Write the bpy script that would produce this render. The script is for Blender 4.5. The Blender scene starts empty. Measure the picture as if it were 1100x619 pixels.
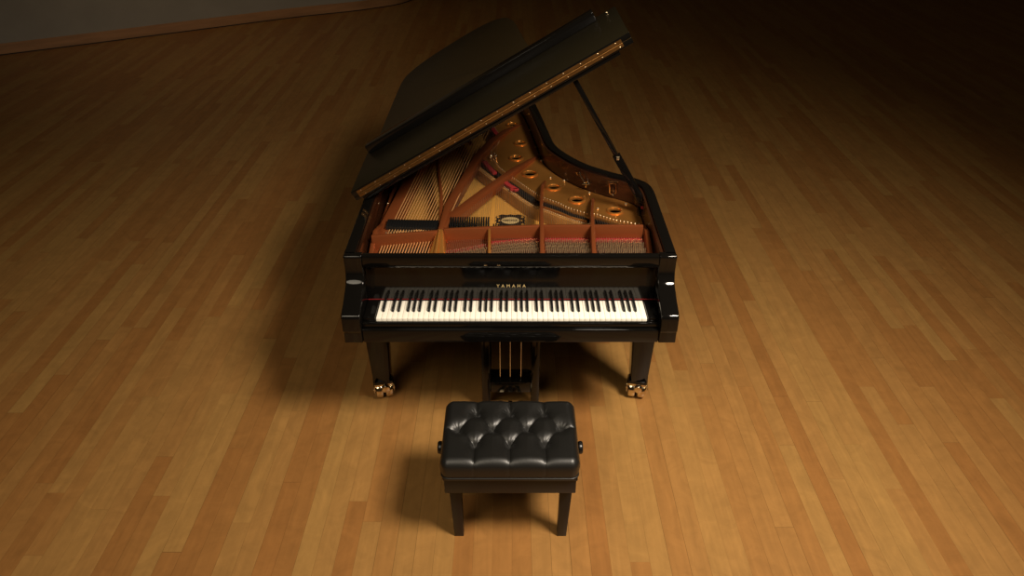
import bpy, bmesh, math, random
from mathutils import Vector, Matrix
random.seed(7)
R = math.radians
scene = bpy.context.scene
col = scene.collection

# ------------------------------------------------------------------ camera, world, lights, exposure
cd = bpy.data.cameras.new('camera'); cam = bpy.data.objects.new('camera', cd); col.objects.link(cam)
cd.sensor_width = 36.0; cd.lens = 812.0 * 36.0 / 1100.0
cd.clip_start = .05; cd.clip_end = 100
cam.location = (0, -2.81, 2.67)
cam.rotation_euler = (R(90 - 32.1), 0, 0)
scene.camera = cam
vs = scene.view_settings
scene.display_settings.display_device = 'sRGB'
vs.view_transform = 'Standard'; vs.look = 'None'; vs.gamma = 1.0; vs.use_curve_mapping = False
vs.exposure = 0.0

w = bpy.data.worlds.new('world'); scene.world = w; w.use_nodes = True
bg = w.node_tree.nodes['Background']
bg.inputs[0].default_value = (.9, .62, .30, 1); bg.inputs[1].default_value = .02

def area(name, loc, target, size, power, color, shape='DISK', spread=180):
    l = bpy.data.lights.new(name, 'AREA'); l.shape = shape; l.size = size; l.energy = power; l.color = color
    l.spread = R(spread)
    o = bpy.data.objects.new(name, l); col.objects.link(o); o.location = loc
    o.rotation_euler = (Vector(target) - Vector(loc)).to_track_quat('-Z', 'Y').to_euler()
    return o
area('stage_key_light', (2.1, -1.9, 4.3), (.42, .05, 0), 1.25, 107, (1, .865, .70), spread=100)
area('stage_back_light', (-4.5, 6.5, 3.6), (-3.0, 9.0, .6), 1.5, 11, (1, .72, .40), spread=150)
area('stage_fill_light', (-1.8, -3.2, 4.4), (-.6, -.6, 0), 2.8, 36, (1, .85, .64), spread=110)

# ------------------------------------------------------------------ materials
def rgb(h):
    c = [int(h[i:i+2], 16) / 255 for i in (0, 2, 4)]
    return tuple(x / 12.92 if x <= .04045 else ((x + .055) / 1.055) ** 2.4 for x in c) + (1,)
MATS = {}
def mat(name, color, rough=.5, metal=0, coat=0, coat_rough=.03, bump=0, bscale=200, var=0, vscale=(8, 8, 8), spec=.5):
    m = bpy.data.materials.new(name); m.use_nodes = True; nt = m.node_tree; N = nt.nodes; L = nt.links
    b = N['Principled BSDF']
    if len(color) == 3: color = color + (1,)
    b.inputs['Base Color'].default_value = color
    b.inputs['Roughness'].default_value = rough; b.inputs['Metallic'].default_value = metal
    b.inputs['Coat Weight'].default_value = coat; b.inputs['Coat Roughness'].default_value = coat_rough
    b.inputs['Specular IOR Level'].default_value = spec
    tc = N.new('ShaderNodeTexCoord')
    if var:
        mp = N.new('ShaderNodeMapping'); mp.inputs['Scale'].default_value = vscale
        L.new(tc.outputs['Object'], mp.inputs['Vector'])
        no = N.new('ShaderNodeTexNoise'); no.inputs['Scale'].default_value = 1.0; no.inputs['Detail'].default_value = 5
        L.new(mp.outputs['Vector'], no.inputs['Vector'])
        cr = N.new('ShaderNodeValToRGB')
        cr.color_ramp.elements[0].position = .3; cr.color_ramp.elements[1].position = .7
        cr.color_ramp.elements[0].color = tuple(c * (1 - var) for c in color[:3]) + (1,)
        cr.color_ramp.elements[1].color = tuple(min(1, c * (1 + var)) for c in color[:3]) + (1,)
        L.new(no.outputs['Fac'], cr.inputs['Fac']); L.new(cr.outputs['Color'], b.inputs['Base Color'])
    if bump:
        no = N.new('ShaderNodeTexNoise'); no.inputs['Scale'].default_value = bscale; no.inputs['Detail'].default_value = 3
        L.new(tc.outputs['Object'], no.inputs['Vector'])
        bp = N.new('ShaderNodeBump'); bp.inputs['Strength'].default_value = bump; bp.inputs['Distance'].default_value = .002
        L.new(no.outputs['Fac'], bp.inputs['Height']); L.new(bp.outputs['Normal'], b.inputs['Normal'])
    MATS[name] = m
    return m
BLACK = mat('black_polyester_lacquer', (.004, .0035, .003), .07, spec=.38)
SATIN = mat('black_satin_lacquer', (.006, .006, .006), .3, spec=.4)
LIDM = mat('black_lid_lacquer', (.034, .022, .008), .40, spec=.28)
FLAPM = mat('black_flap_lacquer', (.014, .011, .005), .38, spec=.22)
LEATHER = mat('black_leather', (.007, .0068, .006), .40, bump=.12, bscale=260, spec=.5)
VENEER = mat('mahogany_veneer', (.030, .010, .004), .25, var=.4, vscale=(3, 3, 40), coat=.3)
WHITE = mat('white_key_resin', (.90, .85, .74), .25)
EBONY = mat('ebony_key', (.006, .006, .006), .28)
GOLD = mat('bronze_plate_paint', (.66, .285, .062), .30, metal=.8, bump=.05, bscale=300, var=.12, vscale=(6, 6, 6))
BRONZE_SHEEN = mat('bronze_paint_red_sheen', (.25, .066, .019), .34, metal=.5, bump=.05, bscale=300)  # same paint as the plate, with a redder reflection put into the colour
SPRUCE = mat('spruce_soundboard', (.58, .295, .060), .4, var=.14, vscale=(90, 2, 2), coat=.25)
MAPLE = mat('maple_bridge', (.36, .17, .045), .4, var=.2, vscale=(20, 20, 20))
BRASS = mat('polished_brass', (.74, .62, .43), .14, metal=1)
HBRASS = mat('hinge_brass', (.25, .125, .035), .38, metal=.9, var=.2, vscale=(30, 30, 30))
STEEL = mat('steel_wire', (.42, .33, .24), .3, metal=.8)
CWIRE = mat('copper_wound_wire', (.80, .42, .16), .32, metal=.45)
PIN = mat('nickel_pin', (.80, .64, .40), .28, metal=.9)
RED = mat('red_felt', (.27, .010, .010), .9, bump=.3, bscale=900)
BFELT = mat('black_damper', (.006, .006, .006), .4)
DARKW = mat('dark_pinblock', (.02, .012, .008), .6)
CREAM = mat('cream_decal_ink', (.50, .37, .17), .4)
INK = mat('black_decal_ink', (.012, .009, .006), .4)
RUBBER = mat('dark_rubber', (.015, .013, .012), .7)

def floor_mat():
    m = bpy.data.materials.new('maple_strip_floor'); m.use_nodes = True; nt = m.node_tree; N = nt.nodes; L = nt.links
    b = N['Principled BSDF']
    geo = N.new('ShaderNodeTexCoord'); sp = N.new('ShaderNodeSeparateXYZ'); L.new(geo.outputs['Object'], sp.inputs[0])
    def M(op, a, c=None, d=None):
        n = N.new('ShaderNodeMath'); n.operation = op
        for i, v in enumerate((a, c, d)):
            if v is None: continue
            if isinstance(v, (int, float)): n.inputs[i].default_value = v
            else: L.new(v, n.inputs[i])
        return n.outputs[0]
    W = .083; LEN = 1.55
    u = M('DIVIDE', sp.outputs['X'], W); colid = M('FLOOR', u); fu = M('SUBTRACT', u, colid)
    wn = N.new('ShaderNodeTexWhiteNoise'); wn.noise_dimensions = '1D'; L.new(colid, wn.inputs['W'])
    v = M('ADD', M('DIVIDE', sp.outputs['Y'], LEN), M('MULTIPLY', wn.outputs['Value'], 7.0))
    # second noise varies the lengths a little
    rowid = M('FLOOR', v); fv = M('SUBTRACT', v, rowid)
    cmb = N.new('ShaderNodeCombineXYZ'); L.new(colid, cmb.inputs[0]); L.new(rowid, cmb.inputs[1])
    wn2 = N.new('ShaderNodeTexWhiteNoise'); wn2.noise_dimensions = '3D'; L.new(cmb.outputs[0], wn2.inputs['Vector'])
    cr = N.new('ShaderNodeValToRGB'); e = cr.color_ramp.elements
    e[0].position = 0; e[0].color = (.262, .115, .031, 1)
    e[1].position = 1; e[1].color = (.315, .171, .050, 1)
    a = e.new(.3); a.color = (.280, .130, .036, 1)
    a = e.new(.6); a.color = (.300, .151, .044, 1)
    L.new(wn2.outputs['Value'], cr.inputs['Fac'])
    # grain
    mp = N.new('ShaderNodeMapping'); mp.inputs['Scale'].default_value = (22, 1.6, 1)
    add = N.new('ShaderNodeVectorMath'); add.operation = 'ADD'
    L.new(geo.outputs['Object'], add.inputs[0])
    sc = N.new('ShaderNodeVectorMath'); sc.operation = 'SCALE'; sc.inputs['Scale'].default_value = 9.0
    L.new(wn2.outputs['Color'], sc.inputs[0]); L.new(sc.outputs[0], add.inputs[1]); L.new(add.outputs[0], mp.inputs['Vector'])
    no = N.new('ShaderNodeTexNoise'); no.inputs['Scale'].default_value = 1.6; no.inputs['Detail'].default_value = 7; no.inputs['Distortion'].default_value = .6
    L.new(mp.outputs[0], no.inputs['Vector'])
    gr = N.new('ShaderNodeMapRange'); gr.inputs[1].default_value = .3; gr.inputs[2].default_value = .72; gr.inputs[3].default_value = .90; gr.inputs[4].default_value = 1.07
    L.new(no.outputs['Fac'], gr.inputs[0])
    # broad blotches of figure
    no2 = N.new('ShaderNodeTexNoise'); no2.inputs['Scale'].default_value = 7; no2.inputs['Detail'].default_value = 8; no2.inputs['Roughness'].default_value = .65; no2.inputs['Distortion'].default_value = 1.2; L.new(add.outputs[0], no2.inputs['Vector'])
    g2 = N.new('ShaderNodeMapRange'); g2.inputs[1].default_value = .3; g2.inputs[2].default_value = .7; g2.inputs[3].default_value = .88; g2.inputs[4].default_value = 1.10
    L.new(no2.outputs['Fac'], g2.inputs[0])
    # gaps
    dx = M('MULTIPLY', M('MINIMUM', fu, M('SUBTRACT', 1.0, fu)), W)
    dy = M('MULTIPLY', M('MINIMUM', fv, M('SUBTRACT', 1.0, fv)), LEN)
    d = M('MINIMUM', dx, dy)
    # some gaps are tight, some open
    gapw = M('MULTIPLY_ADD', wn.outputs['Value'], .0011, .0004)
    gap = N.new('ShaderNodeMapRange'); gap.inputs[1].default_value = 0; gap.inputs[3].default_value = .35; wn3 = N.new('ShaderNodeTexWhiteNoise'); wn3.noise_dimensions = '1D'; L.new(M('ADD', colid, 37.3), wn3.inputs['W']); L.new(M('MULTIPLY', wn3.outputs['Value'], .85), gap.inputs[3]); gap.inputs[4].default_value = 1
    L.new(d, gap.inputs[0]); L.new(gapw, gap.inputs[2])
    tot = M('MULTIPLY', M('MULTIPLY', gr.outputs[0], g2.outputs[0]), gap.outputs[0])
    mul = N.new('ShaderNodeVectorMath'); mul.operation = 'SCALE'; L.new(cr.outputs['Color'], mul.inputs[0]); L.new(tot, mul.inputs['Scale'])
    L.new(mul.outputs[0], b.inputs['Base Color'])
    b.inputs['Roughness'].default_value = .42; b.inputs['Specular IOR Level'].default_value = .26
    bp = N.new('ShaderNodeBump'); bp.inputs['Strength'].default_value = .25; bp.inputs['Distance'].default_value = .001
    L.new(gap.outputs[0], bp.inputs['Height']); L.new(bp.outputs['Normal'], b.inputs['Normal'])
    return m
FLOOR = floor_mat()
WALLM = mat('grey_painted_wall', (.34, .32, .28), .75, var=.05, vscale=(3, 3, 3))
BASEM = mat('wooden_baseboard', (.42, .22, .10), .45, var=.15, vscale=(2, 2, 20))

# ------------------------------------------------------------------ mesh helpers
def link(name, me, m=None, parent=None, smooth=False):
    o = bpy.data.objects.new(name, me); col.objects.link(o)
    if m: me.materials.append(m)
    if smooth:
        for p in me.polygons: p.use_smooth = True
    if parent is not None: adopt(o, parent)
    return o
def world_loc(p):
    v = Vector((0, 0, 0))
    while p is not None:
        if p.type == 'EMPTY': v += p.location
        p = p.parent
    return v
def adopt(o, parent):
    o.parent = parent
    if parent.type == 'EMPTY':                 # geometry is written in room coordinates
        o.matrix_parent_inverse = Matrix.Translation(-world_loc(parent))
def bm_obj(name, bm, m, parent=None, smooth=False, bevel=0, seg=2, angle=35):
    bmesh.ops.recalc_face_normals(bm, faces=bm.faces)
    if bevel:
        ed = [e for e in bm.edges if len(e.link_faces) == 2 and e.calc_face_angle(0) > R(angle)]
        bmesh.ops.bevel(bm, geom=ed, offset=bevel, segments=seg, profile=.5, affect='EDGES', clamp_overlap=True)
    me = bpy.data.meshes.new(name); bm.to_mesh(me); bm.free()
    o = link(name, me, m, parent, smooth or bevel > 0)
    if smooth or bevel:
        try: me.set_sharp_from_angle(angle=R(40))
        except Exception: pass
    return o
def add_box(bm, x0, x1, y0, y1, z0, z1):
    v = [bm.verts.new(p) for p in ((x0,y0,z0),(x1,y0,z0),(x1,y1,z0),(x0,y1,z0),(x0,y0,z1),(x1,y0,z1),(x1,y1,z1),(x0,y1,z1))]
    for f in ((3,2,1,0),(4,5,6,7),(0,1,5,4),(1,2,6,5),(2,3,7,6),(3,0,4,7)): bm.faces.new([v[i] for i in f])
def add_hex(bm, pts):
    v = [bm.verts.new(p) for p in pts]
    for f in ((3,2,1,0),(4,5,6,7),(0,1,5,4),(1,2,6,5),(2,3,7,6),(3,0,4,7)): bm.faces.new([v[i] for i in f])
def box(name, x0, x1, y0, y1, z0, z1, m, parent=None, bevel=.002, seg=2):
    bm = bmesh.new(); add_box(bm, x0, x1, y0, y1, z0, z1); return bm_obj(name, bm, m, parent, bevel=bevel, seg=seg)
def add_prism_x(bm, prof, x0, x1):            # profile in (y, z)
    a = [bm.verts.new((x0, y, z)) for y, z in prof]; b = [bm.verts.new((x1, y, z)) for y, z in prof]
    n = len(prof)
    for i in range(n): bm.faces.new((a[i], a[(i+1) % n], b[(i+1) % n], b[i]))
    bm.faces.new(a[::-1]); bm.faces.new(b)
def add_prism(bm, pts, z0, z1):               # outline in (x, y)
    a = [bm.verts.new((x, y, z0)) for x, y in pts]; b = [bm.verts.new((x, y, z1)) for x, y in pts]
    n = len(pts)
    for i in range(n): bm.faces.new((a[i], a[(i+1) % n], b[(i+1) % n], b[i]))
    bm.faces.new(a[::-1]); bm.faces.new(b)
def add_tube(bm, path, r, n=8, cap=True):
    path = [Vector(p) for p in path]; rings = []
    rr = r if isinstance(r, (list, tuple)) else [r] * len(path)
    for i, p in enumerate(path):
        t = (path[min(i+1, len(path)-1)] - path[max(i-1, 0)]).normalized()
        up = Vector((0, 0, 1)) if abs(t.z) < .9 else Vector((1, 0, 0))
        s = t.cross(up).normalized(); q = s.cross(t)
        rings.append([bm.verts.new(p + rr[i] * (math.cos(k * 2 * math.pi / n) * s + math.sin(k * 2 * math.pi / n) * q)) for k in range(n)])
    for a, b in zip(rings, rings[1:]):
        for k in range(n): bm.faces.new((a[k], a[(k+1) % n], b[(k+1) % n], b[k]))
    if cap: bm.faces.new(rings[0][::-1]); bm.faces.new(rings[-1])
def tube(name, path, r, m, parent=None, n=8):
    bm = bmesh.new(); add_tube(bm, path, r, n); return bm_obj(name, bm, m, parent, smooth=True)
def add_lathe(bm, prof, c, axis='Z', n=20):   # prof: (radius, along)
    ax = {'X': 0, 'Y': 1, 'Z': 2}[axis]; rings = []
    for r, h in prof:
        ring = []
        for k in range(n):
            a = k * 2 * math.pi / n; p = [r * math.cos(a), r * math.sin(a)]; p.insert(ax, h)
            ring.append(bm.verts.new((p[0] + c[0], p[1] + c[1], p[2] + c[2])))
        rings.append(ring)
    for a, b in zip(rings, rings[1:]):
        for k in range(n): bm.faces.new((a[k], a[(k+1) % n], b[(k+1) % n], b[k]))
    bm.faces.new(rings[0][::-1]); bm.faces.new(rings[-1])
def lathe(name, prof, c, m, parent=None, axis='Z', n=20):
    bm = bmesh.new(); add_lathe(bm, prof, c, axis, n); return bm_obj(name, bm, m, parent, smooth=True)
def catmull(pts, k=8, closed=False):
    out = []; n = len(pts)
    for i in range(n if closed else n - 1):
        if closed: p = [pts[(i+j-1) % n] for j in range(4)]
        else: p = [pts[max(i-1, 0)], pts[i], pts[i+1], pts[min(i+2, n-1)]]
        for s in range(k):
            t = s / k
            out.append(tuple(.5 * ((2*p[1][d]) + (-p[0][d]+p[2][d])*t + (2*p[0][d]-5*p[1][d]+4*p[2][d]-p[3][d])*t*t + (-p[0][d]+3*p[1][d]-3*p[2][d]+p[3][d])*t**3) for d in range(len(p[0]))))
    if not closed: out.append(tuple(pts[-1]))
    return out
def offset(path, d):                           # open path, left side positive
    out = []
    for i, p in enumerate(path):
        a = Vector(path[max(i-1, 0)]); b = Vector(path[min(i+1, len(path)-1)]); t = (b - a).normalized()
        out.append((p[0] - t.y * d, p[1] + t.x * d))
    return out
def plate_loops(name, loops, z0, z1, m, parent, bevel=0):
    cu = bpy.data.curves.new(name, 'CURVE'); cu.dimensions = '2D'; cu.fill_mode = 'BOTH'
    cu.extrude = (z1 - z0) / 2 - bevel; cu.bevel_depth = bevel; cu.bevel_resolution = 1; cu.offset = -bevel
    for lp in loops:
        s = cu.splines.new('POLY'); s.points.add(len(lp) - 1); s.use_cyclic_u = True
        for i, (x, y) in enumerate(lp): s.points[i].co = (x, y, 0, 1)
    tmp = bpy.data.objects.new('tmp', cu); me = bpy.data.meshes.new_from_object(tmp)
    bpy.data.objects.remove(tmp); bpy.data.curves.remove(cu)
    me.transform(Matrix.Translation((0, 0, (z0 + z1) / 2))); me.materials.clear(); me.name = name
    return link(name, me, m, parent)
def text_mesh(name, s, size, mtx, m, parent, spacing=1.0, depth=.0004):
    cu = bpy.data.curves.new(name, 'FONT'); cu.body = s; cu.size = size; cu.align_x = 'CENTER'; cu.align_y = 'CENTER'
    cu.space_character = spacing; cu.extrude = depth
    tmp = bpy.data.objects.new('tmp', cu); me = bpy.data.meshes.new_from_object(tmp)
    bpy.data.objects.remove(tmp); bpy.data.curves.remove(cu)
    me.transform(mtx); me.materials.clear(); me.name = name
    return link(name, me, m, parent)
def empty(name, loc, label, cat, group=None, rz=0):
    o = bpy.data.objects.new(name, None); col.objects.link(o); o.location = loc; o.empty_display_size = .1
    o['label'] = label; o['category'] = cat
    if group: o['group'] = group
    return o
def clone(o, dx=0, dy=0, dz=0, parent=None):
    c = o.copy(); col.objects.link(c)
    c.location = o.location + Vector((dx, dy, dz))
    if parent is not None: c.parent = parent
    return c

# ------------------------------------------------------------------ the setting
bm = bmesh.new(); add_box(bm, -14, 14, -9, 18, -.1, 0)
fl = bm_obj('floor', bm, FLOOR); fl['kind'] = 'structure'
wall_line = catmull([(-12.5, 3.2), (-9, 5.7), (-6, 7.62), (-3.886, 9.011), (-3.197, 9.446), (-2.529, 9.79), (-2.264, 9.98), (-1.99, 10.19), (-1.818, 10.408), (-1.70, 10.72), (-1.6, 11.3), (-1.45, 12.4), (-1.3, 14.0)], 5)
def ribbon(name, line, th, z0, z1, m, bevel=0):
    back = offset(line, th)
    bm = bmesh.new(); add_prism(bm, line + back[::-1], z0, z1)
    o = bm_obj(name, bm, m, smooth=False, bevel=0); o['kind'] = 'structure'; return o
ribbon('wall_left', wall_line, .2, 0, 4.2, WALLM)
ribbon('baseboard_left', offset(wall_line, -.022), .021, 0.012, .14, BASEM)
ribbon('trim_1', offset(wall_line, -.030), .029, 0, .012, DARKW)
bb = bmesh.new(); add_box(bb, -1.4, 14, 14.0, 14.2, 0, 4.2)
wb = bm_obj('wall_back', bb, WALLM); wb['kind'] = 'structure'

# ------------------------------------------------------------------ the piano
P = empty('grand_piano', (0, 1.3, 0), 'black lacquered concert grand piano with its lid propped open, keyboard towards the bench', 'piano')
# outer outline of the rim, from the left front around the tail to the right front
outline = [(-.755, .145), (-.758, .5), (-.76, 1.1), (-.76, 1.8), (-.76, 2.35), (-.748, 2.58), (-.70, 2.72), (-.60, 2.79), (-.42, 2.83), (-.22, 2.82), (-.06, 2.77),
           (.05, 2.67), (.105, 2.52), (.135, 2.35), (.165, 2.18), (.20, 1.9), (.226, 1.686), (.256, 1.467), (.324, 1.310), (.424, 1.165), (.552, 1.055), (.618, 1.012), (.682, .962), (.722, .91), (.742, .82), (.742, .6), (.74, .35), (.738, .145)]
oc = catmull(outline, 5)
RT = 1.0
def ring_wall(name, path, th, z0, z1, m, bevel):
    inn = offset(path, -th)
    bm = bmesh.new(); add_prism(bm, path + inn[::-1], z0, z1)
    return bm_obj(name, bm, m, P, bevel=bevel, smooth=True)
ring_wall('rim', oc, .05, .66, RT, BLACK, .004)
inner = offset(oc, -.052)
ring_wall('inner_rim', inner, .012, .80, RT - .012, VENEER, 0)
inn2 = offset(oc, -.066)
# soundboard
bm = bmesh.new(); add_prism(bm, [p for p in inn2 if p[1] > .3] , .785, .80)
sb = bm_obj('soundboard', bm, SPRUCE, P)
bm = bmesh.new(); add_prism(bm, inn2, .67, .69); bm_obj('belly_board', bm, SATIN, P)

# arms
arm_prof = [(.16, RT), (.122, RT), (.118, .99), (.122, .96), (.123, .925), (.120, .900), (.112, .880), (.098, .864), (.080, .853), (.058, .844), (.025, .828), (-.013, .814), (-.040, .804), (-.056, .793), (-.060, .775), (-.060, .712), (-.050, .704), (-.050, .645), (.16, .645)]
for x0, x1 in ((-.755, -.672), (.660, .738)):
    bm = bmesh.new(); add_prism_x(bm, arm_prof, x0, x1); bm_obj('arm', bm, BLACK, P, bevel=.005, seg=3, angle=25)
# key bed, key slip, cheek blocks, stretcher, fallboard
box('key_bed', -.671, .659, -.045, .30, .645, .712, BLACK, P, .004)
box('key_slip', -.671, .659, -.030, -.006, .713, .737, BLACK, P, .004)
for x0, x1 in ((-.671, -.616), (.612, .659)):
    box('cheek_block', x0, x1, -.005, .147, .713, .752, BLACK, P, .004)
bm = bmesh.new(); add_prism_x(bm, [(.118, .945), (.122, .938), (.146, .938), (.150, .945), (.150, RT), (.118, RT)], -.671, .659)
st = bm_obj('stretcher', bm, BLACK, P, bevel=.003)
bm = bmesh.new(); add_prism_x(bm, [(.1500, .755), (.1525, .80), (.1560, .85), (.160, .90), (.158, .934), (.175, .936), (.19, .90), (.19, .755)], -.671, .659)
fb = bm_obj('fallboard', bm, BLACK, P, smooth=True)
box('nameboard_felt', -.671, .659, .1465, .1495, .7525, .7535, RED, P, 0)
tilt = math.atan2(.0035, .05)
text_mesh('maker_lettering', 'YAMAHA', .0225, Matrix.Translation((-.004, .1525, .822)) @ Matrix.Rotation(R(90), 4, 'X') @ Matrix.Rotation(-tilt, 4, 'X'), CREAM, fb, 1.75)
for z in (0,):
    for x in (-.118, -.060):                     # small brass marks on the stretcher face
        box('stretcher_mark', x - .007, x + .007, .1155, .1185, .952, .957, BRASS, st, .0008)

# keys: 88
KW = 1.222 / 52; KX0 = -.002 - .611
def white_key_bm(wid):
    bm = bmesh.new(); add_box(bm, .0006, wid - .0006, 0, .147, .722, .745); add_box(bm, .0016, wid - .0016, .004, .147, .7135, .7225)
    return bm
wk = bm_obj('white_key', white_key_bm(KW), WHITE, P, bevel=.0011, seg=2)
bm = bmesh.new()
bw = .0060; tw = .0052
add_hex(bm, [(-bw, .052, .742), (bw, .052, .742), (bw, .148, .742), (-bw, .148, .742), (-tw, .060, .7575), (tw, .060, .7575), (tw, .148, .7575), (-tw, .148, .7575)])
bk = bm_obj('black_key', bm, EBONY, P, bevel=.0014, seg=2)
# first white key is A
names = 'ABCDEFG'
firstw = firstb = True
for i in range(52):
    nm = names[i % 7]; x = KX0 + i * KW
    k = wk if firstw else clone(wk); firstw = False; k.location.x = x
    if i < 51 and nm in 'ACDFG':
        shift = {'C': -.0016, 'D': .0016, 'F': -.0022, 'G': 0, 'A': .0022}[nm]
        k = bk if firstb else clone(bk); firstb = False; k.location.x = x + KW + shift

# ---------------- iron plate and everything on it
def web_holes(): return [(-.024, 2.36, .030), (.004, 2.13, .034), (.054, 1.79, .032), (.025, 1.545, .034), (.105, 1.305, .036), (.235, 1.115, .033), (.355, .950, .034), (.547, .815, .034)]

holes = [(x, y, r * 1.12) for x, y, r in web_holes()]
inner_edge = [(-.50, 2.62), (-.34, 2.60), (-.235, 2.439), (-.165, 2.2), (-.105, 1.93), (-.112, 1.76), (-.150, 1.62), (-.172, 1.53), (-.105, 1.38), (-.035, 1.25), (.045, 1.11), (.12, .995), (.176, .935), (.25, .875), (.307, .810), (.401, .745), (.441, .74), (.53, .675), (.621, .635), (.668, .62)]
rim_in = [p for p in offset(oc, -.069)]
# part of the inner outline from the tail to the right front
tail_i = min(range(len(rim_in)), key=lambda i: (rim_in[i][0] + .50) ** 2 + (rim_in[i][1] - 2.74) ** 2)
right = [p for p in rim_in[tail_i:] if p[1] > .5]
web = catmull(inner_edge, 4)[::-1] + right[:]
def circ(x, y, r, n=20, e=1.0): return [(x + r * math.cos(2*math.pi*k/n), y + r * e * math.sin(2*math.pi*k/n)) for k in range(n)]
plate = plate_loops('iron_plate', [right[::1] + catmull(inner_edge, 4)[::-1]] + [circ(x, y, r) for x, y, r in holes], .868, .88, GOLD, P)
for x, y, r in holes:
    bm = bmesh.new(); n = 28
    path = [(x + r * 1.08 * math.cos(2*math.pi*k/n), y + r * 1.08 * math.sin(2*math.pi*k/n)) for k in range(n)]
    prof = [(-.009, 0.0), (-.006, .006), (0, .0085), (.006, .005), (.007, -.004), (.004, -.012), (-.008, -.012)]
    rings = [[bm.verts.new((x + (r * 1.06 + a) * math.cos(2*math.pi*k/n), y + (r * 1.06 + a) * math.sin(2*math.pi*k/n), .88 + b)) for a, b in prof] for k in range(n)]
    for k in range(n):
        for j in range(len(prof)): bm.faces.new((rings[k][j], rings[(k+1) % n][j], rings[(k+1) % n][(j+1) % len(prof)], rings[k][(j+1) % len(prof)]))
    bm_obj('port_collar', bm, GOLD, plate, smooth=True)
# left side web and front web
plate_loops('plate_side', [[(-.680, .26), (-.655, .26), (-.655, .60), (-.60, .95), (-.545, 1.40), (-.50, 2.0), (-.47, 2.62), (-.60, 2.60), (-.655, 2.3), (-.668, 1.3), (-.682, .6)]], .865, .885, BRONZE_SHEEN, plate, .003)
def slab(name, pts, z0, z1, m, bev=.003, par=None):
    bm = bmesh.new(); add_prism(bm, pts, z0, z1); return bm_obj(name, bm, m, par or plate, bevel=bev)
slab('front_web', [(-.682, .20), (.668, .20), (.668, .64), (.60, .62), (.40, .575), (.13, .56), (-.10, .53), (-.33, .50), (-.33, .22), (-.64, .22), (-.64, .50), (-.682, .52)], .880, .895, BRONZE_SHEEN)
slab('bass_pin_bed', [(-.64, .22), (-.33, .22), (-.33, .50), (-.64, .50)], .876, .890, DARKW)
PINF = mat('dark_pin_field', (.045, .016, .007), .55)
for xa, xb, ya, yb in ((-.318, -.118, .318, .375), (-.100, .133, .419, .437), (.160, .378, .436, .436), (.406, .640, .436, .436)):
    slab('pin_field', [(xa, .262), (xb, .262), (xb, yb), (xa, ya)], .8955, .8965, PINF, 0)
# cross rib that stands up behind the tuning pins
def rib(name, path, wid, z0, ztops, m=BRONZE_SHEEN, par=None, flare=1.5, bev=.004):
    """a cast rib: path points (x, y), a top narrower than its foot"""
    n = len(path); bm = bmesh.new(); rings = []
    zt = ztops if isinstance(ztops, (list, tuple)) else [ztops] * n
    wd = wid if isinstance(wid, (list, tuple)) else [wid] * n
    zb = z0 if isinstance(z0, (list, tuple)) else [z0] * n
    for i, p in enumerate(path):
        a = Vector(path[max(i-1, 0)]); b = Vector(path[min(i+1, n-1)]); t = (b - a).normalized(); s = Vector((-t.y, t.x))
        h = wd[i] / 2; pv = Vector(p)
        rings.append([bm.verts.new(((pv + s * k)[0], (pv + s * k)[1], z)) for k, z in ((-h * flare, zb[i]), (h * flare, zb[i]), (h, zt[i]), (-h, zt[i]))])
    for a, b in zip(rings, rings[1:]):
        for k in range(4): bm.faces.new((a[k], a[(k+1) % 4], b[(k+1) % 4], b[k]))
    bm.faces.new(rings[0][::-1]); bm.faces.new(rings[-1])
    return bm_obj(name, bm, m, par or plate, bevel=bev, smooth=True)
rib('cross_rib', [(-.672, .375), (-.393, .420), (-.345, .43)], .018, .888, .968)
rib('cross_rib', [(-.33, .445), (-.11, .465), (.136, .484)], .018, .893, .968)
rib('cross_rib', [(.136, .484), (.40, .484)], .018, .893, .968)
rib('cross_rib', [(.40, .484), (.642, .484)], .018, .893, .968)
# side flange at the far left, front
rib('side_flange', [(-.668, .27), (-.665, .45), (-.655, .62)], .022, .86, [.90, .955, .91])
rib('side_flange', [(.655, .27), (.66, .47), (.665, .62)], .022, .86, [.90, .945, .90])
# long struts
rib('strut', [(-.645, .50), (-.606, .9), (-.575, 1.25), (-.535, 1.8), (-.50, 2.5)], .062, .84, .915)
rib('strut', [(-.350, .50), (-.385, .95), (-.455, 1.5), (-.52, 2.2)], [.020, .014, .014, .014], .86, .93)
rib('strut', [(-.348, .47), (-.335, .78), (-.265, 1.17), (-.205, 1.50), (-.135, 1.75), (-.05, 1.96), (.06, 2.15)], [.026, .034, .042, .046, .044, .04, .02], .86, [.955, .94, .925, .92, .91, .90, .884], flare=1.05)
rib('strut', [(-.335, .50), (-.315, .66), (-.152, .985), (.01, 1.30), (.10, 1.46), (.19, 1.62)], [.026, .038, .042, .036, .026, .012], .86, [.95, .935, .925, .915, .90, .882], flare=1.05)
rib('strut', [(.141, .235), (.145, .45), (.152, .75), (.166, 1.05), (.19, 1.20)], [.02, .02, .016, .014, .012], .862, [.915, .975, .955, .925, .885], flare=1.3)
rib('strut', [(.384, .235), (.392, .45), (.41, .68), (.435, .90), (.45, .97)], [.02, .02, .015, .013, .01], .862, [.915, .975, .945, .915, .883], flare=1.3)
rib('strut', [(-.108, .30), (-.110, .45)], .013, .862, [.905, .968], GOLD, flare=1.2)
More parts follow.
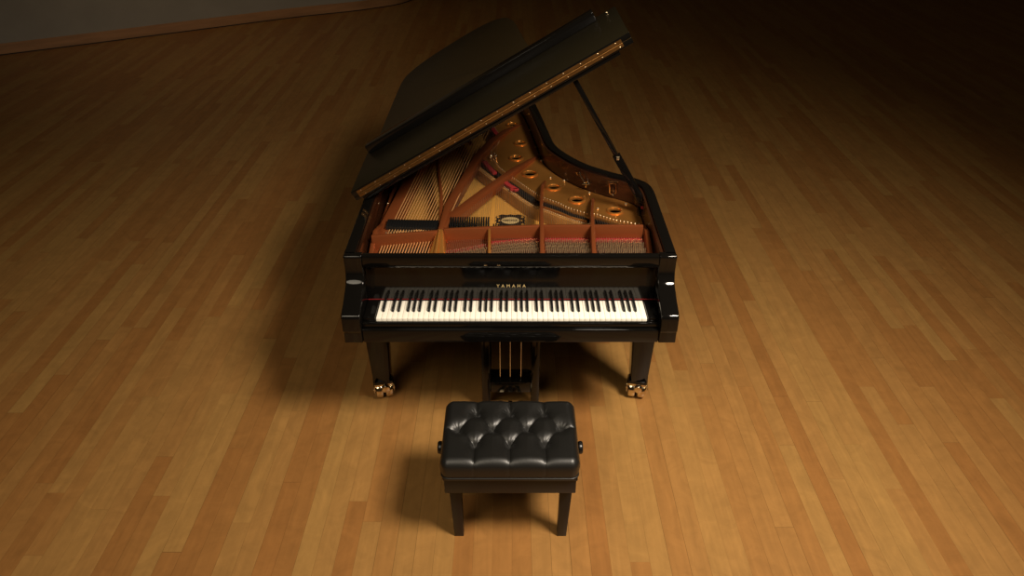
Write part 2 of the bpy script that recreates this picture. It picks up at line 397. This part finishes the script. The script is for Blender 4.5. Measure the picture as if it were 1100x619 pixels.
# front boss where the struts meet
bm = bmesh.new()
add_hex(bm, [(-.425, .235, .862), (-.296, .235, .862), (-.318, .45, .862), (-.375, .45, .862), (-.402, .245, .890), (-.312, .245, .890), (-.334, .44, .972), (-.362, .44, .972)])
bm_obj('strut_boss', bm, GOLD, plate, bevel=.008, seg=3)
bm = bmesh.new()
add_hex(bm, [(-.385, .24, .885), (-.345, .24, .885), (-.340, .43, .93), (-.36, .43, .93), (-.372, .25, .905), (-.357, .25, .905), (-.345, .425, .978), (-.354, .425, .978)])
bm_obj('boss_ridge', bm, GOLD, plate, bevel=.005, seg=3)
# plate bolts along the rim
bolt = None
for x, y in [(.068, 2.30), (.118, 2.02), (.150, 1.72), (.178, 1.50), (.300, 1.205), (.43, 1.035), (.615, .895), (.05, 2.46), (.223, 1.245), (-.672, .46), (-.672, .9), (-.672, 1.4), (.672, .80), (.672, .40), (.458, .84), (.655, .53)]:
    if bolt is None:
        bolt = lathe('plate_bolt', [(.0075, .0), (.0075, .005), (.005, .009), (.001, .0095)], (0, 0, .878), PIN, plate, n=10); b = bolt
    else: b = clone(bolt)
    b.location.x = x; b.location.y = y
for x, y in ((-.128, 1.520), (-.110, 1.545), (-.096, 1.515)):
    lathe('brass_stud', [(.008, 0), (.008, .02), (.006, .03), (.002, .034)], (x, y, .88), BRASS, plate, n=12)

plate_loops('port_shade_sheet', [right[::1] + catmull([(p[0] + .02, p[1] + .015) for p in inner_edge[2:-1]], 4)[::-1]], .825, .835, DARKW, P)  # dark sheet added below the plate, standing in for shade inside the ports
# bridges
def bridge(path, wid, z0, z1):
    return rib('bridge', catmull(path, 5), wid, z0, z1, MAPLE, P, flare=1.15, bev=.002)
bpath = [(-.36, 1.95), (-.29, 1.68), (-.22, 1.47), (-.15, 1.33), (-.075, 1.20), (0, 1.075), (.065, .965), (.125, .890), (.20, .828), (.29, .750), (.36, .700), (.44, .662), (.53, .628), (.62, .600)]
br = bridge(bpath, .030, .80, .868)
br2 = bridge([(-.60, 2.46), (-.45, 2.38), (-.30, 2.28)], .034, .80, .86)
# pins along the bridge and hitch pins along the plate
pinp = None
def scatter_pins(path, n, z, r, h, name, m, par):
    pl = catmull(path, 6); L_ = [0]
    for a, b in zip(pl, pl[1:]): L_.append(L_[-1] + math.dist(a, b))
    proto = None
    for i in range(n):
        d = L_[-1] * (i + .5) / n
        j = max(k for k in range(len(L_)) if L_[k] <= d); j = min(j, len(pl) - 2)
        t = (d - L_[j]) / max(1e-9, L_[j+1] - L_[j]); x = pl[j][0] + (pl[j+1][0]-pl[j][0])*t; y = pl[j][1] + (pl[j+1][1]-pl[j][1])*t
        if proto is None:
            bm = bmesh.new(); add_lathe(bm, [(r, 0), (r, h * .8), (r * .5, h)], (0, 0, z), n=6); proto = bm_obj(name, bm, m, par); o = proto
        else: o = clone(proto)
        o.location.x = x; o.location.y = y
scatter_pins(offset(bpath[2:], -.004), 98, .868, .0026, .008, 'bridge_pin', PIN, br)
hitch = [(-.150, 2.19), (-.085, 1.93), (-.090, 1.77), (-.130, 1.64), (-.085, 1.42), (-.011, 1.27), (.063, 1.14), (.13, 1.03), (.180, .965), (.251, .905), (.307, .840), (.401, .775), (.441, .768), (.53, .703), (.66, .650)]
scatter_pins(hitch, 99, .88, .0030, .008, 'hitch_pin', PIN, plate)
# duplex bars between bridge and hitch pins; the black ones carry string shadow
rib('duplex_bar', catmull([(-.185, 1.50), (-.115, 1.365), (-.040, 1.235)], 3), .040, .855, .876, BFELT, plate, 1.0, .002)
rib('duplex_bar', catmull([(-.035, 1.215), (.04, 1.085), (.115, .975)], 3), .040, .855, .876, BFELT, plate, 1.0, .002)
rib('duplex_bar', catmull([(.168, .925), (.25, .860), (.31, .795), (.392, .745)], 3), .026, .855, .874, BFELT, plate, 1.0, .002)
rib('duplex_bar', catmull([(.168, .885), (.25, .822), (.31, .762), (.392, .715)], 3), .010, .855, .874, GOLD, plate, 1.0, .002)
rib('duplex_bar', catmull([(.435, .722), (.52, .665), (.62, .63)], 3), .012, .855, .874, BFELT, plate, 1.0, .002)
rib('red_felt', [(-.155, 2.12), (-.118, 2.0), (-.080, 1.87)], .030, .876, .890, RED, plate, 1.0, .003)
rib('red_felt', [(-.168, 1.475), (-.135, 1.38), (-.100, 1.30)], .028, .876, .892, RED, plate, 1.0, .003)
rib('red_felt', [(-.055, 1.195), (-.015, 1.125), (.028, 1.065)], .028, .876, .892, RED, plate, 1.0, .003)
rib('red_felt', [(-.010, 1.075), (.035, 1.075)], .014, .876, .892, RED, plate, 1.0, .003)
rib('red_felt', [(-.29, 1.86), (-.26, 1.78)], .02, .870, .884, RED, plate, 1.0, .003)

def felt_y(x):
    pts = [(-.32, .315), (-.118, .388), (0, .418), (.132, .438), (.16, .430), (.66, .430)]
    for a, b in zip(pts, pts[1:]):
        if a[0] <= x <= b[0]: return a[1] + (b[1]-a[1]) * (x-a[0]) / (b[0]-a[0])
    return .43
# strings
def strings(name, segs, r, m, n=5):
    for pts in segs: tube(name, pts, r, m, P, n)
bass = []
NB = 20
for i in range(NB):
    t = i / (NB - 1)
    x0 = -.632 + t * .255; x1 = -.44 + t * .30; y1 = 2.42 - .38 * t
    y0 = .27
    sl = (x1 - x0) / (y1 - y0)
    bass.append([(x0 + sl * (.0), y0, .902), (x0 + sl * (.40 - y0), .40, .917), (x1, y1, .907)])
strings('bass_string', bass, .0024, CWIRE)
# plain strings, in pairs of courses from the pin field to the hitch pins
def hitch_y(x):
    pts = [(-.33, 2.2)] + hitch
    for a, b in zip(pts, pts[1:]):
        if a[0] <= x <= b[0]: return a[1] + (b[1]-a[1]) * (x-a[0]) / (b[0]-a[0])
    return .66
plain = []
def sect(xa, xb, n, slope, ystart):
    for i in range(n):
        x = xa + (xb - xa) * i / (n - 1); y = ystart
        y0 = felt_y(x) + .005
        while hitch_y(x + slope * (y - ystart)) > y and y < 2.3: y += .01
        plain.append([(x + slope * (y0 - ystart), y0, .905), (x + slope * (.465 - ystart), .465, .908), (x + slope * (y - ystart), y, .884)])
sect(-.315, -.125, 24, .02, .27); sect(-.095, .125, 24, .015, .27); sect(.165, .372, 19, .01, .27); sect(.415, .635, 19, .0, .27)
for i in range(14):                              # plain strings between the wound ones
    t = (i + 6.5) / 19; x0 = -.632 + t * .255; x1 = -.44 + t * .30; y1 = 2.36 - .38 * t; sl = (x1 - x0) / (2.42 - .38 * t - .27)
    plain.append([(x0 + sl * .35, .62, .90), (x0 + sl * (y1 - .27), y1, .900)])
strings('treble_string', plain, .0008, STEEL)

# felt strip and tuning pins
def strip(pts, wid, z0, z1, m): return rib('string_felt', pts, wid, z0, z1, m, plate, 1.0, .002)
strip([(-.318, .333), (-.212, .366), (-.118, .408)], .026, .893, .902, RED)
strip([(-.100, .425), (.0, .442), (.132, .462)], .030, .893, .902, RED)
strip([(.160, .455), (.378, .455)], .034, .893, .902, RED)
strip([(.408, .455), (.64, .455)], .034, .893, .902, RED)
strip([(-.45, .285), (-.425, .295), (-.405, .315)], .020, .888, .900, RED)
pins = []
for xa, xb, n in ((-.31, -.125, 20), (-.095, .122, 24), (.166, .370, 23), (.416, .632, 24)):
    for i in range(n):
        x = xa + (xb - xa) * i / (n - 1); top = felt_y(x)
        for k in range(4):
            y = top - .010 - k * .030
            if y > .255: pins.append((x + (.0028 if k % 2 else -.0028), y + (i % 3) * .004))
pins.sort(key=lambda p: p[1])
def pin_bm(x, y, bm): add_lathe(bm, [(.0028, 0), (.0028, .020), (.0022, .024)], (x, y, .895), n=6)
proto = None
vis = pins[::-1]; random.shuffle(vis); front = vis[:100]; rest = vis[100:]
for x, y in front:
    if proto is None:
        bm = bmesh.new(); pin_bm(0, 0, bm); proto = bm_obj('tuning_pin', bm, PIN, P); o = proto
    else: o = clone(proto)
    o.location.x = x; o.location.y = y
bm = bmesh.new()
for x, y in rest: pin_bm(x, y, bm)
o = bm_obj('tuning_pin', bm, PIN, P); o['kind'] = 'stuff'
# agraffes of the bass section, a row of bright studs in front of the dampers
for i in range(22):
    x = -.622 + i * .0123
    if i == 0:
        bm = bmesh.new(); add_lathe(bm, [(.0042, 0), (.0042, .018), (.003, .026)], (0, 0, .895), n=8); ag = bm_obj('agraffe', bm, PIN, P); o = ag
    else: o = clone(ag)
    o.location.x = x; o.location.y = .500 + .0018 * i

# dampers
def damper_bm(wid, dep, h):
    bm = bmesh.new(); add_box(bm, -wid/2, wid/2, -dep/2, dep/2, .90, .90 + h); add_box(bm, -wid/2 + .0008, wid/2 - .0008, -dep/2 + .002, dep/2 - .002, .886, .8995)
    return bm
d0 = bm_obj('bass_damper', damper_bm(.0125, .085, .032), BFELT, P, bevel=.0012)
for i in range(20):
    o = d0 if i == 0 else clone(d0); o.location.x = -.622 + i * .0130; o.location.y = .575 - .0006 * i
d1 = bm_obj('tenor_damper', damper_bm(.0075, .085, .045), BFELT, P, bevel=.001)
for i in range(17):
    o = d1 if i == 0 else clone(d1); o.location.x = -.307 + i * .0118; o.location.y = .575
d2 = bm_obj('treble_damper', damper_bm(.0075, .05, .030), BFELT, P, bevel=.001)
for i in range(8):
    o = d2 if i == 0 else clone(d2); o.location.x = -.092 + i * .0118; o.location.y = .545 - .001 * i

# decal on the soundboard: ornate dark cartouche with a pale oval
dz = .8012
def ornate(cx, cy, a, b, n=72):
    out = []
    for k in range(n):
        t = 2 * math.pi * k / n; ct, stt = math.cos(t), math.sin(t)
        r = (abs(ct) ** 5 + abs(stt) ** 5) ** (-1 / 5)
        wob = 1 + .045 * math.cos(12 * t)
        out.append((cx + a * r * ct * wob, cy + b * r * stt * wob))
    return out
dcx, dcy = -.009, .858
dec = plate_loops('decal', [ornate(dcx, dcy, .078, .070)] + [circ(dcx + sx * .066, dcy + sy * .042, .0075, 10, 1.6) for sx in (-1, 1) for sy in (-1, 1)] + [circ(dcx + sx * .060, dcy, .006, 10, 1.8) for sx in (-1, 1)], dz, dz + .0005, INK, sb)
plate_loops('decal_oval', [circ(dcx, dcy, .050, 32, .80)], dz + .0006, dz + .001, CREAM, sb)
for i in range(9):
    slab('decal_mark', [(dcx - .040 + i * .0088, dcy - .009), (dcx - .0345 + i * .0088, dcy - .009), (dcx - .0345 + i * .0088, dcy + .009), (dcx - .040 + i * .0088, dcy + .009)], dz + .0011, dz + .0014, INK, 0, sb)

# ---------------- lid
PHI = R(30.5); LX, LZ = -.800, 1.030
def LP(a, y, o=0): return (LX + a * math.cos(PHI) - o * math.sin(PHI), y, LZ + a * math.sin(PHI) + o * math.cos(PHI))
def lid_xf(bm):
    for v in bm.verts: v.co = LP(*v.co)
W = 1.552
lid_out = [(0, .67), (0, 1.4), (0, 2.30), (.004, 2.55), (.03, 2.70), (.12, 2.80), (.26, 2.85), (.45, 2.865), (.62, 2.85), (.75, 2.79), (.85, 2.68), (.905, 2.54), (.945, 2.34), (.985, 2.0), (1.02, 1.68), (1.06, 1.46), (1.125, 1.31), (1.225, 1.17), (1.35, 1.07), (1.44, 1.01), (1.50, .955), (1.54, .88), (W, .80), (W, .67)]
lc = lid_out[:3] + catmull(lid_out[3:-1], 4) + [lid_out[-1]]
bm = bmesh.new(); add_prism(bm, lc, -.026, 0); lid_xf(bm)
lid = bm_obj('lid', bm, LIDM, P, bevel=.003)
def dark_edges(o):                               # gloss black edges around the satin faces
    o.data.materials.append(BLACK); nn = Vector((-math.sin(PHI), 0, math.cos(PHI)))
    for p in o.data.polygons:
        if abs(p.normal.dot(nn)) < .75: p.material_index = 1
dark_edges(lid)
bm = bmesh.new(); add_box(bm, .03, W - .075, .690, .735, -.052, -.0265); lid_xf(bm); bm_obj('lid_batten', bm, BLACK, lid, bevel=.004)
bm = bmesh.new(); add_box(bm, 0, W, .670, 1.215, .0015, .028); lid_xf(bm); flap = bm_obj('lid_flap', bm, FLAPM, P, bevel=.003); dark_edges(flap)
bm = bmesh.new(); add_box(bm, .03, W - .110, 1.135, 1.212, .0285, .078); lid_xf(bm); bm_obj('lid_lip', bm, BLACK, flap, bevel=.004)
bm = bmesh.new(); add_box(bm, .03, W - .045, .6675, .6695, .004, .0185); add_box(bm, .03, W - .045, .6675, .6695, -.017, -.003); add_tube(bm, [(.03, .6655, .0), (W - .045, .6655, .0)], .0030, 8); lid_xf(bm)
hg = bm_obj('piano_hinge', bm, HBRASS, P)
proto = None
for i in range(17):
    for o_ in (.013, -.012):
        a = .055 + i * (W - .13) / 16 + (.012 if o_ < 0 else 0)
        if proto is None:
            bm = bmesh.new(); add_lathe(bm, [(.0026, 0), (.0024, -.0012), (.001, -.0018)], (0, 0, 0), 'Y', 8); proto = bm_obj('hinge_screw', bm, PIN, hg); o = proto
        else: o = clone(proto)
        x, y, z = LP(a, .6674, o_); o.location = (x, y, z)
# hinges on the bass side of the case
for y in (.95, 2.2): tube('lid_hinge', [(LX + .012, y - .04, 1.006), (LX + .012, y + .04, 1.006)], .007, BRASS, P, 10)
# rubber buttons on the underside flap
for a, y in ((.10, 1.17), (W - .05, 1.17)):
    x, yy, z = LP(a, y, .031); lathe('rubber_button', [(.006, 0), (.005, .003), (.002, .004)], (x, yy, z), PIN, flap, n=10)

# prop stick
top = Vector(LP(1.235, .76, -.030)); bot = Vector((.702, .775, .915))
def stick(name, a, b, w_, d_, m, par):
    t = (b - a).normalized(); s = t.cross(Vector((0, 1, 0))).normalized() * w_ / 2; q = t.cross(s).normalized() * d_ / 2
    bm = bmesh.new(); add_hex(bm, [a - s - q, a + s - q, a + s + q, a - s + q, b - s - q, b + s - q, b + s + q, b - s + q]); return bm_obj(name, bm, m, par, bevel=.003)
mid = bot.lerp(top, .42)
pr = stick('lid_prop', bot, mid, .040, .028, BLACK, P)
stick('prop_rod', mid, top, .024, .024, BLACK, pr)
x = bot.lerp(top, .40); box('prop_latch', x.x - .008, x.x + .006, x.y - .018, x.y - .011, x.z - .008, x.z + .012, PIN, pr, .002)
box('prop_socket', .660, .690, .755, .80, .875, .915, BLACK, P, .003)
box('prop_cushion', .672, .682, .745, .753, .925, .940, RED, P, .002)
# brass fittings on the inner wall of the bent side
def wall_pt(x):
    c = min(inn2[len(inn2)//2:], key=lambda p: abs(p[0] - x) + (0 if p[1] > .85 else 9)); return c
hx, hy = wall_pt(.405)
hk = tube('lid_hook', [(hx - .035, hy - .004 + .03, .955), (hx - .045, hy + .015, .975), (hx - .030, hy + .005, .982), (hx - .018, hy - .008, .955), (hx + .010, hy - .022, .915)], .0032, BRASS, P)
tube('hook_pivot', [(hx - .012, hy - .030, .925), (hx + .03, hy - .036, .925)], .0045, BRASS, hk)
tube('hook_pivot', [(hx + .008, hy - .030, .905), (hx + .010, hy - .030, .94)], .0045, BRASS, hk)
gx, gy = wall_pt(.545)
gk = tube('prop_bracket', [(gx - .018, gy - .012, .972), (gx - .014, gy - .014, .915), (gx + .006, gy - .018, .905), (gx + .020, gy - .018, .920), (gx + .018, gy - .014, .972), (gx - .018, gy - .012, .972)], .0030, BRASS, P)
box('bracket_felt', gx - .006, gx + .008, gy - .012, gy - .006, .925, .945, VENEER, gk, .001)
tube('bracket_ears', [(gx - .028, gy - .012, .985), (gx + .028, gy - .020, .985)], .0035, BRASS, gk)

# ---------------- legs with casters
def taper(bm, cx, cy, w0, w1, z0, z1):
    add_hex(bm, [(cx - w0, cy - w0, z0), (cx + w0, cy - w0, z0), (cx + w0, cy + w0, z0), (cx - w0, cy + w0, z0), (cx - w1, cy - w1, z1), (cx + w1, cy - w1, z1), (cx + w1, cy + w1, z1), (cx - w1, cy + w1, z1)])
def piano_leg(cx, cy, ztop, rz):
    bm = bmesh.new(); taper(bm, cx, cy, .043, .066, .125, ztop); add_box(bm, cx - .0665, cx + .0665, cy - .075, cy + .075, ztop - .03, ztop)
    leg = bm_obj('leg', bm, BLACK, P, bevel=.004)
    mt = Matrix.Translation((cx, cy, 0)) @ Matrix.Rotation(rz, 4, 'Z')
    def fin(name, bm, m, bev=0, sm=True):
        bmesh.ops.transform(bm, matrix=mt, verts=bm.verts); return bm_obj(name, bm, m, leg, bevel=bev, smooth=sm)
    bm = bmesh.new(); add_box(bm, -.047, .047, -.047, .047, .108, .128); fin('ferrule', bm, BLACK, .003)
    bm = bmesh.new()
    add_prism_x(bm, [(-.045, .052), (-.050, .075), (-.045, .098), (-.030, .107), (.040, .107), (.045, .090), (.040, .055)], -.054, -.049)
    add_prism_x(bm, [(-.045, .052), (-.050, .075), (-.045, .098), (-.030, .107), (.040, .107), (.045, .090), (.040, .055)], .049, .054)
    add_box(bm, -.0485, .0485, -.040, .042, .094, .1075)
    fin('caster_fork', bm, BRASS, .003)
    bm = bmesh.new(); add_lathe(bm, [(.006, -.064), (.019, -.060), (.022, -.054), (.022, -.046), (.012, -.040)], (.008, 0, .082), 'Y', 20); fin('caster_cap', bm, BRASS)
    for sx in (-.025, .025):
        bm = bmesh.new(); add_lathe(bm, [(.010, -.020), (.038, -.020), (.047, -.017), (.050, -.010), (.050, .010), (.047, .017), (.038, .020), (.010, .020)], (sx, 0, .0505), 'X', 32); fin('caster_wheel', bm, BRASS)
    bm = bmesh.new(); add_tube(bm, [(-.058, 0, .0465), (.058, 0, .0465)], .008, 12); fin('caster_axle', bm, BRASS)
    return leg
piano_leg(-.690, .355, .655, R(14))
piano_leg(.672, .355, .655, R(-12))
piano_leg(-.30, 2.45, .665, R(40))

# ---------------- pedal lyre
bm = bmesh.new(); add_box(bm, -.20, .19, .20, .42, .60, .644); ly = bm_obj('pedal_lyre', bm, BLACK, P, bevel=.004)
for a, b in ((-.155, -.112), (.098, .140)): box('lyre_post', a, b, .225, .275, .060, .60, BLACK, ly, .004)
bm = bmesh.new()
add_box(bm, -.1115, .0975, .232, .345, .118, .188); bm_obj('pedal_box', bm, BLACK, ly, bevel=.006)
for x in (-.061, -.009, .046):
    tube('pedal_rod', [(x, .255, .60), (x, .255, .1885)], .0020, BRASS, ly)
    bm = bmesh.new()
    for (y0, z0, w0), (y1, z1, w1) in zip([(.22, .075, .011), (.14, .068, .011), (.09, .058, .017), (.04, .046, .021)], [(.14, .068, .011), (.09, .058, .017), (.04, .046, .021), (.015, .040, .013)]):
        add_hex(bm, [(x - w0, y0, z0 - .006), (x + w0, y0, z0 - .006), (x + w1, y1, z1 - .006), (x - w1, y1, z1 - .006), (x - w0, y0, z0), (x + w0, y0, z0), (x + w1, y1, z1), (x - w1, y1, z1)])
    bmesh.ops.remove_doubles(bm, verts=bm.verts, dist=.0001)
    bm_obj('pedal', bm, BRASS, ly, smooth=True)
for a in (-.12, .11): tube('lyre_brace', [(a, .28, .12), (a * .9, .85, .64)], .008, BLACK, ly)
box('front_beam', -.70, .69, .30, .42, .64, .70, BLACK, P, .004)

# ------------------------------------------------------------------ the bench
B = empty('piano_bench', (-.010, -.465, 0), 'black button-tufted leather piano bench with turning knobs, in front of the keyboard', 'bench')
bx0, bx1, by0, by1 = -.283, .266, -.655, -.270
cxm = (bx0 + bx1) / 2
btn = [(-.152, -.352), (-.008, -.352), (.136, -.352), (-.226, -.445), (-.081, -.445), (.063, -.442), (.205, -.438), (-.152, -.533), (-.010, -.533), (.134, -.533)]
creases = []
for i in range(3):
    creases += [(btn[i], btn[3+i]), (btn[i], btn[4+i]), (btn[7+i], btn[3+i]), (btn[7+i], btn[4+i])]
    creases += [(btn[i], (btn[i][0] , by1 + .01)), (btn[7+i], (btn[7+i][0], by0 - .01))]
creases += [(btn[3], (bx0 - .01, btn[3][1] + .006)), (btn[6], (bx1 + .01, btn[6][1] + .006))]
def segd(p, a, b):
    ax, ay = a; bx_, by_ = b; dx, dy = bx_-ax, by_-ay
    t = max(0, min(1, ((p[0]-ax)*dx + (p[1]-ay)*dy) / (dx*dx + dy*dy)))
    return math.hypot(p[0]-ax-t*dx, p[1]-ay-t*dy)
def tuft(x, y):
    dc = min(segd((x, y), a, b) for a, b in creases); db = min(math.hypot(x-a, y-b) for a, b in btn)
    h = -.0045 * math.exp(-(dc / .0045)) - .010 * math.exp(-(dc / .024)) - .010 * math.exp(-(db / .012) ** 2) - .022 * math.exp(-(db / .030) ** 1.5)
    for bxx, byy in btn:                         # small radiating folds
        d = math.hypot(x-bxx, y-byy)
        if d < .05:
            h += .0012 * math.cos(11 * math.atan2(y-byy, x-bxx) + bxx * 40) * math.exp(-((d - .018) / .012) ** 2)
    return h
bm = bmesh.new(); NX, NY = 170, 118
zt, zb, rad = .507, .418, .030
# a sheet over the top that rounds over into the sides
def rows():
    us = []
    n = NX
    for i in range(n + 1): us.append(i / n)
    return us
def sup(u, v):
    """u,v in [-1,1] across the whole sheet; the outer part folds down the sides"""
    hx, hy = (bx1 - bx0) / 2, (by1 - by0) / 2; cx, cy = cxm, (by0 + by1) / 2
    k = .84                                     # |u|<k is the top
    def axis(t, h):
        s = abs(t)
        if s <= k: return (h - rad) * s / k, 0.0
        f = (s - k) / (1 - k); arc = math.pi / 2 * rad; tot = arc + (zt - zb - rad); L_ = f * tot
        if L_ < arc: th = L_ / rad; return h - rad + rad * math.sin(th), rad * (1 - math.cos(th))
        return h, rad + (L_ - arc)
    dx, zx = axis(u, hx); dy, zy = axis(v, hy)
    return dx * (1 if u >= 0 else -1), dy * (1 if v >= 0 else -1), zx, zy, cx, cy
grid = {}
def remap(t, k=.84):
    return t
H2 = [(-1 + 2 * i / NX) for i in range(NX + 1)]; V2 = [(-1 + 2 * j / NY) for j in range(NY + 1)]
for i, u in enumerate(H2):
    for j, v in enumerate(V2):
        x, y, zx, zy, cx, cy = sup(u, v)
        d = math.hypot(zx, zy) if (zx < rad and zy < rad) else max(zx, zy)
        d = min(d, zt - zb)
        # pull in vertical corners so they are rounded
        hx, hy = (bx1 - bx0) / 2, (by1 - by0) / 2; rc = .030
        ex, ey = abs(x) - (hx - rc), abs(y) - (hy - rc)
        if ex > 0 and ey > 0:
            m_ = max(ex, ey); l = math.hypot(ex, ey)
            if l > 0:
                ex, ey = ex / l * m_, ey / l * m_; x = math.copysign(hx - rc + ex, x); y = math.copysign(hy - rc + ey, y)
        X, Y = cx + x, cy + y
        top_ = max(0, 1 - d / .03)
        h = tuft(X, Y)
        z = zt - d + h * top_ + .004 * (1 - (x / hx) ** 2) * top_
        # pleats continue down the front and back faces, faces belly out a little
        side = 1 - top_
        fr = d / (zt - zb)
        belly = .006 * math.sin(math.pi * min(1, fr)) * side
        pl = 0
        if abs(y) > hy * .9:
            dp = min(abs(X - b[0]) for b in (btn[7], btn[8], btn[9])); pl = .004 * math.exp(-dp / .005) * (1 - .5 * fr)
            Y += math.copysign(belly - pl, y)
        elif abs(x) > hx * .95:
            X += math.copysign(belly, x)
        grid[i, j] = bm.verts.new((X, Y, z))
for i in range(NX):
    for j in range(NY):
        bm.faces.new((grid[i, j], grid[i+1, j], grid[i+1, j+1], grid[i, j+1]))
# floor of the cushion
edge = [grid[i, 0] for i in range(NX)] + [grid[NX, j] for j in range(NY)] + [grid[i, NY] for i in range(NX, 0, -1)] + [grid[0, j] for j in range(NY, 0, -1)]
bm.faces.new(edge[::-1])
bmesh.ops.remove_doubles(bm, verts=bm.verts, dist=.00005)
cushion = bm_obj('cushion', bm, LEATHER, B, smooth=True)
for x, y in btn:
    lathe('button', [(.0065, 0), (.0065, .002), (.005, .0042), (.002, .0052)], (x, y, zt + tuft(x, y) + .000), LEATHER, cushion, n=14)
# piping around the foot of the cushion
pp = []
rc = .03
for cx_, cy_, a0 in ((bx1 - rc, by1 - rc, 0), (bx0 + rc, by1 - rc, 90), (bx0 + rc, by0 + rc, 180), (bx1 - rc, by0 + rc, 270)):
    for k in range(6): a = R(a0 + 18 * k); pp.append((cx_ + (rc + .001) * math.cos(a), cy_ + (rc + .001) * math.sin(a), .417))
pp.append(pp[0]); tube('piping', pp, .004, LEATHER, cushion, 8)
box('apron', bx0 + .008, bx1 - .006, by0 + .015, by1 - .010, .318, .413, SATIN, B, .003)
box('apron_moulding', bx0 + .003, bx1 - .001, by0 + .010, by1 - .005, .392, .412, SATIN, B, .004)
for sx, sy in ((0, 0), (1, 0), (0, 1), (1, 1)):
    fx = (-.254, .196)[sx]; tx = (-.262, .202)[sx]
    fy = (-.592, -.333)[sy]; tw_ = .050; fw = .040
    bm = bmesh.new()
    ox = tx if sx == 0 else tx; px = -.250 if sx == 0 else .196
    add_hex(bm, [(px, fy, 0), (px + fw, fy, 0), (px + fw, fy + fw, 0), (px, fy + fw, 0), (tx, fy - .006, .32), (tx + tw_, fy - .006, .32), (tx + tw_, fy + tw_ - .006, .32), (tx, fy + tw_ - .006, .32)])
    bm_obj('leg', bm, SATIN, B, bevel=.002)
for s, x in ((-1, bx0 + .008), (1, bx1 - .006)):
    kb = bmesh.new(); pr_ = [(.007, 0), (.007, s * .018), (.020, s * .019), (.027, s * .024), (.028, s * .034), (.024, s * .040), (.010, s * .042)]
    add_lathe(kb, pr_, (x, -.445, .385), 'X', 20); bm_obj('knob', kb, SATIN, B, smooth=True)
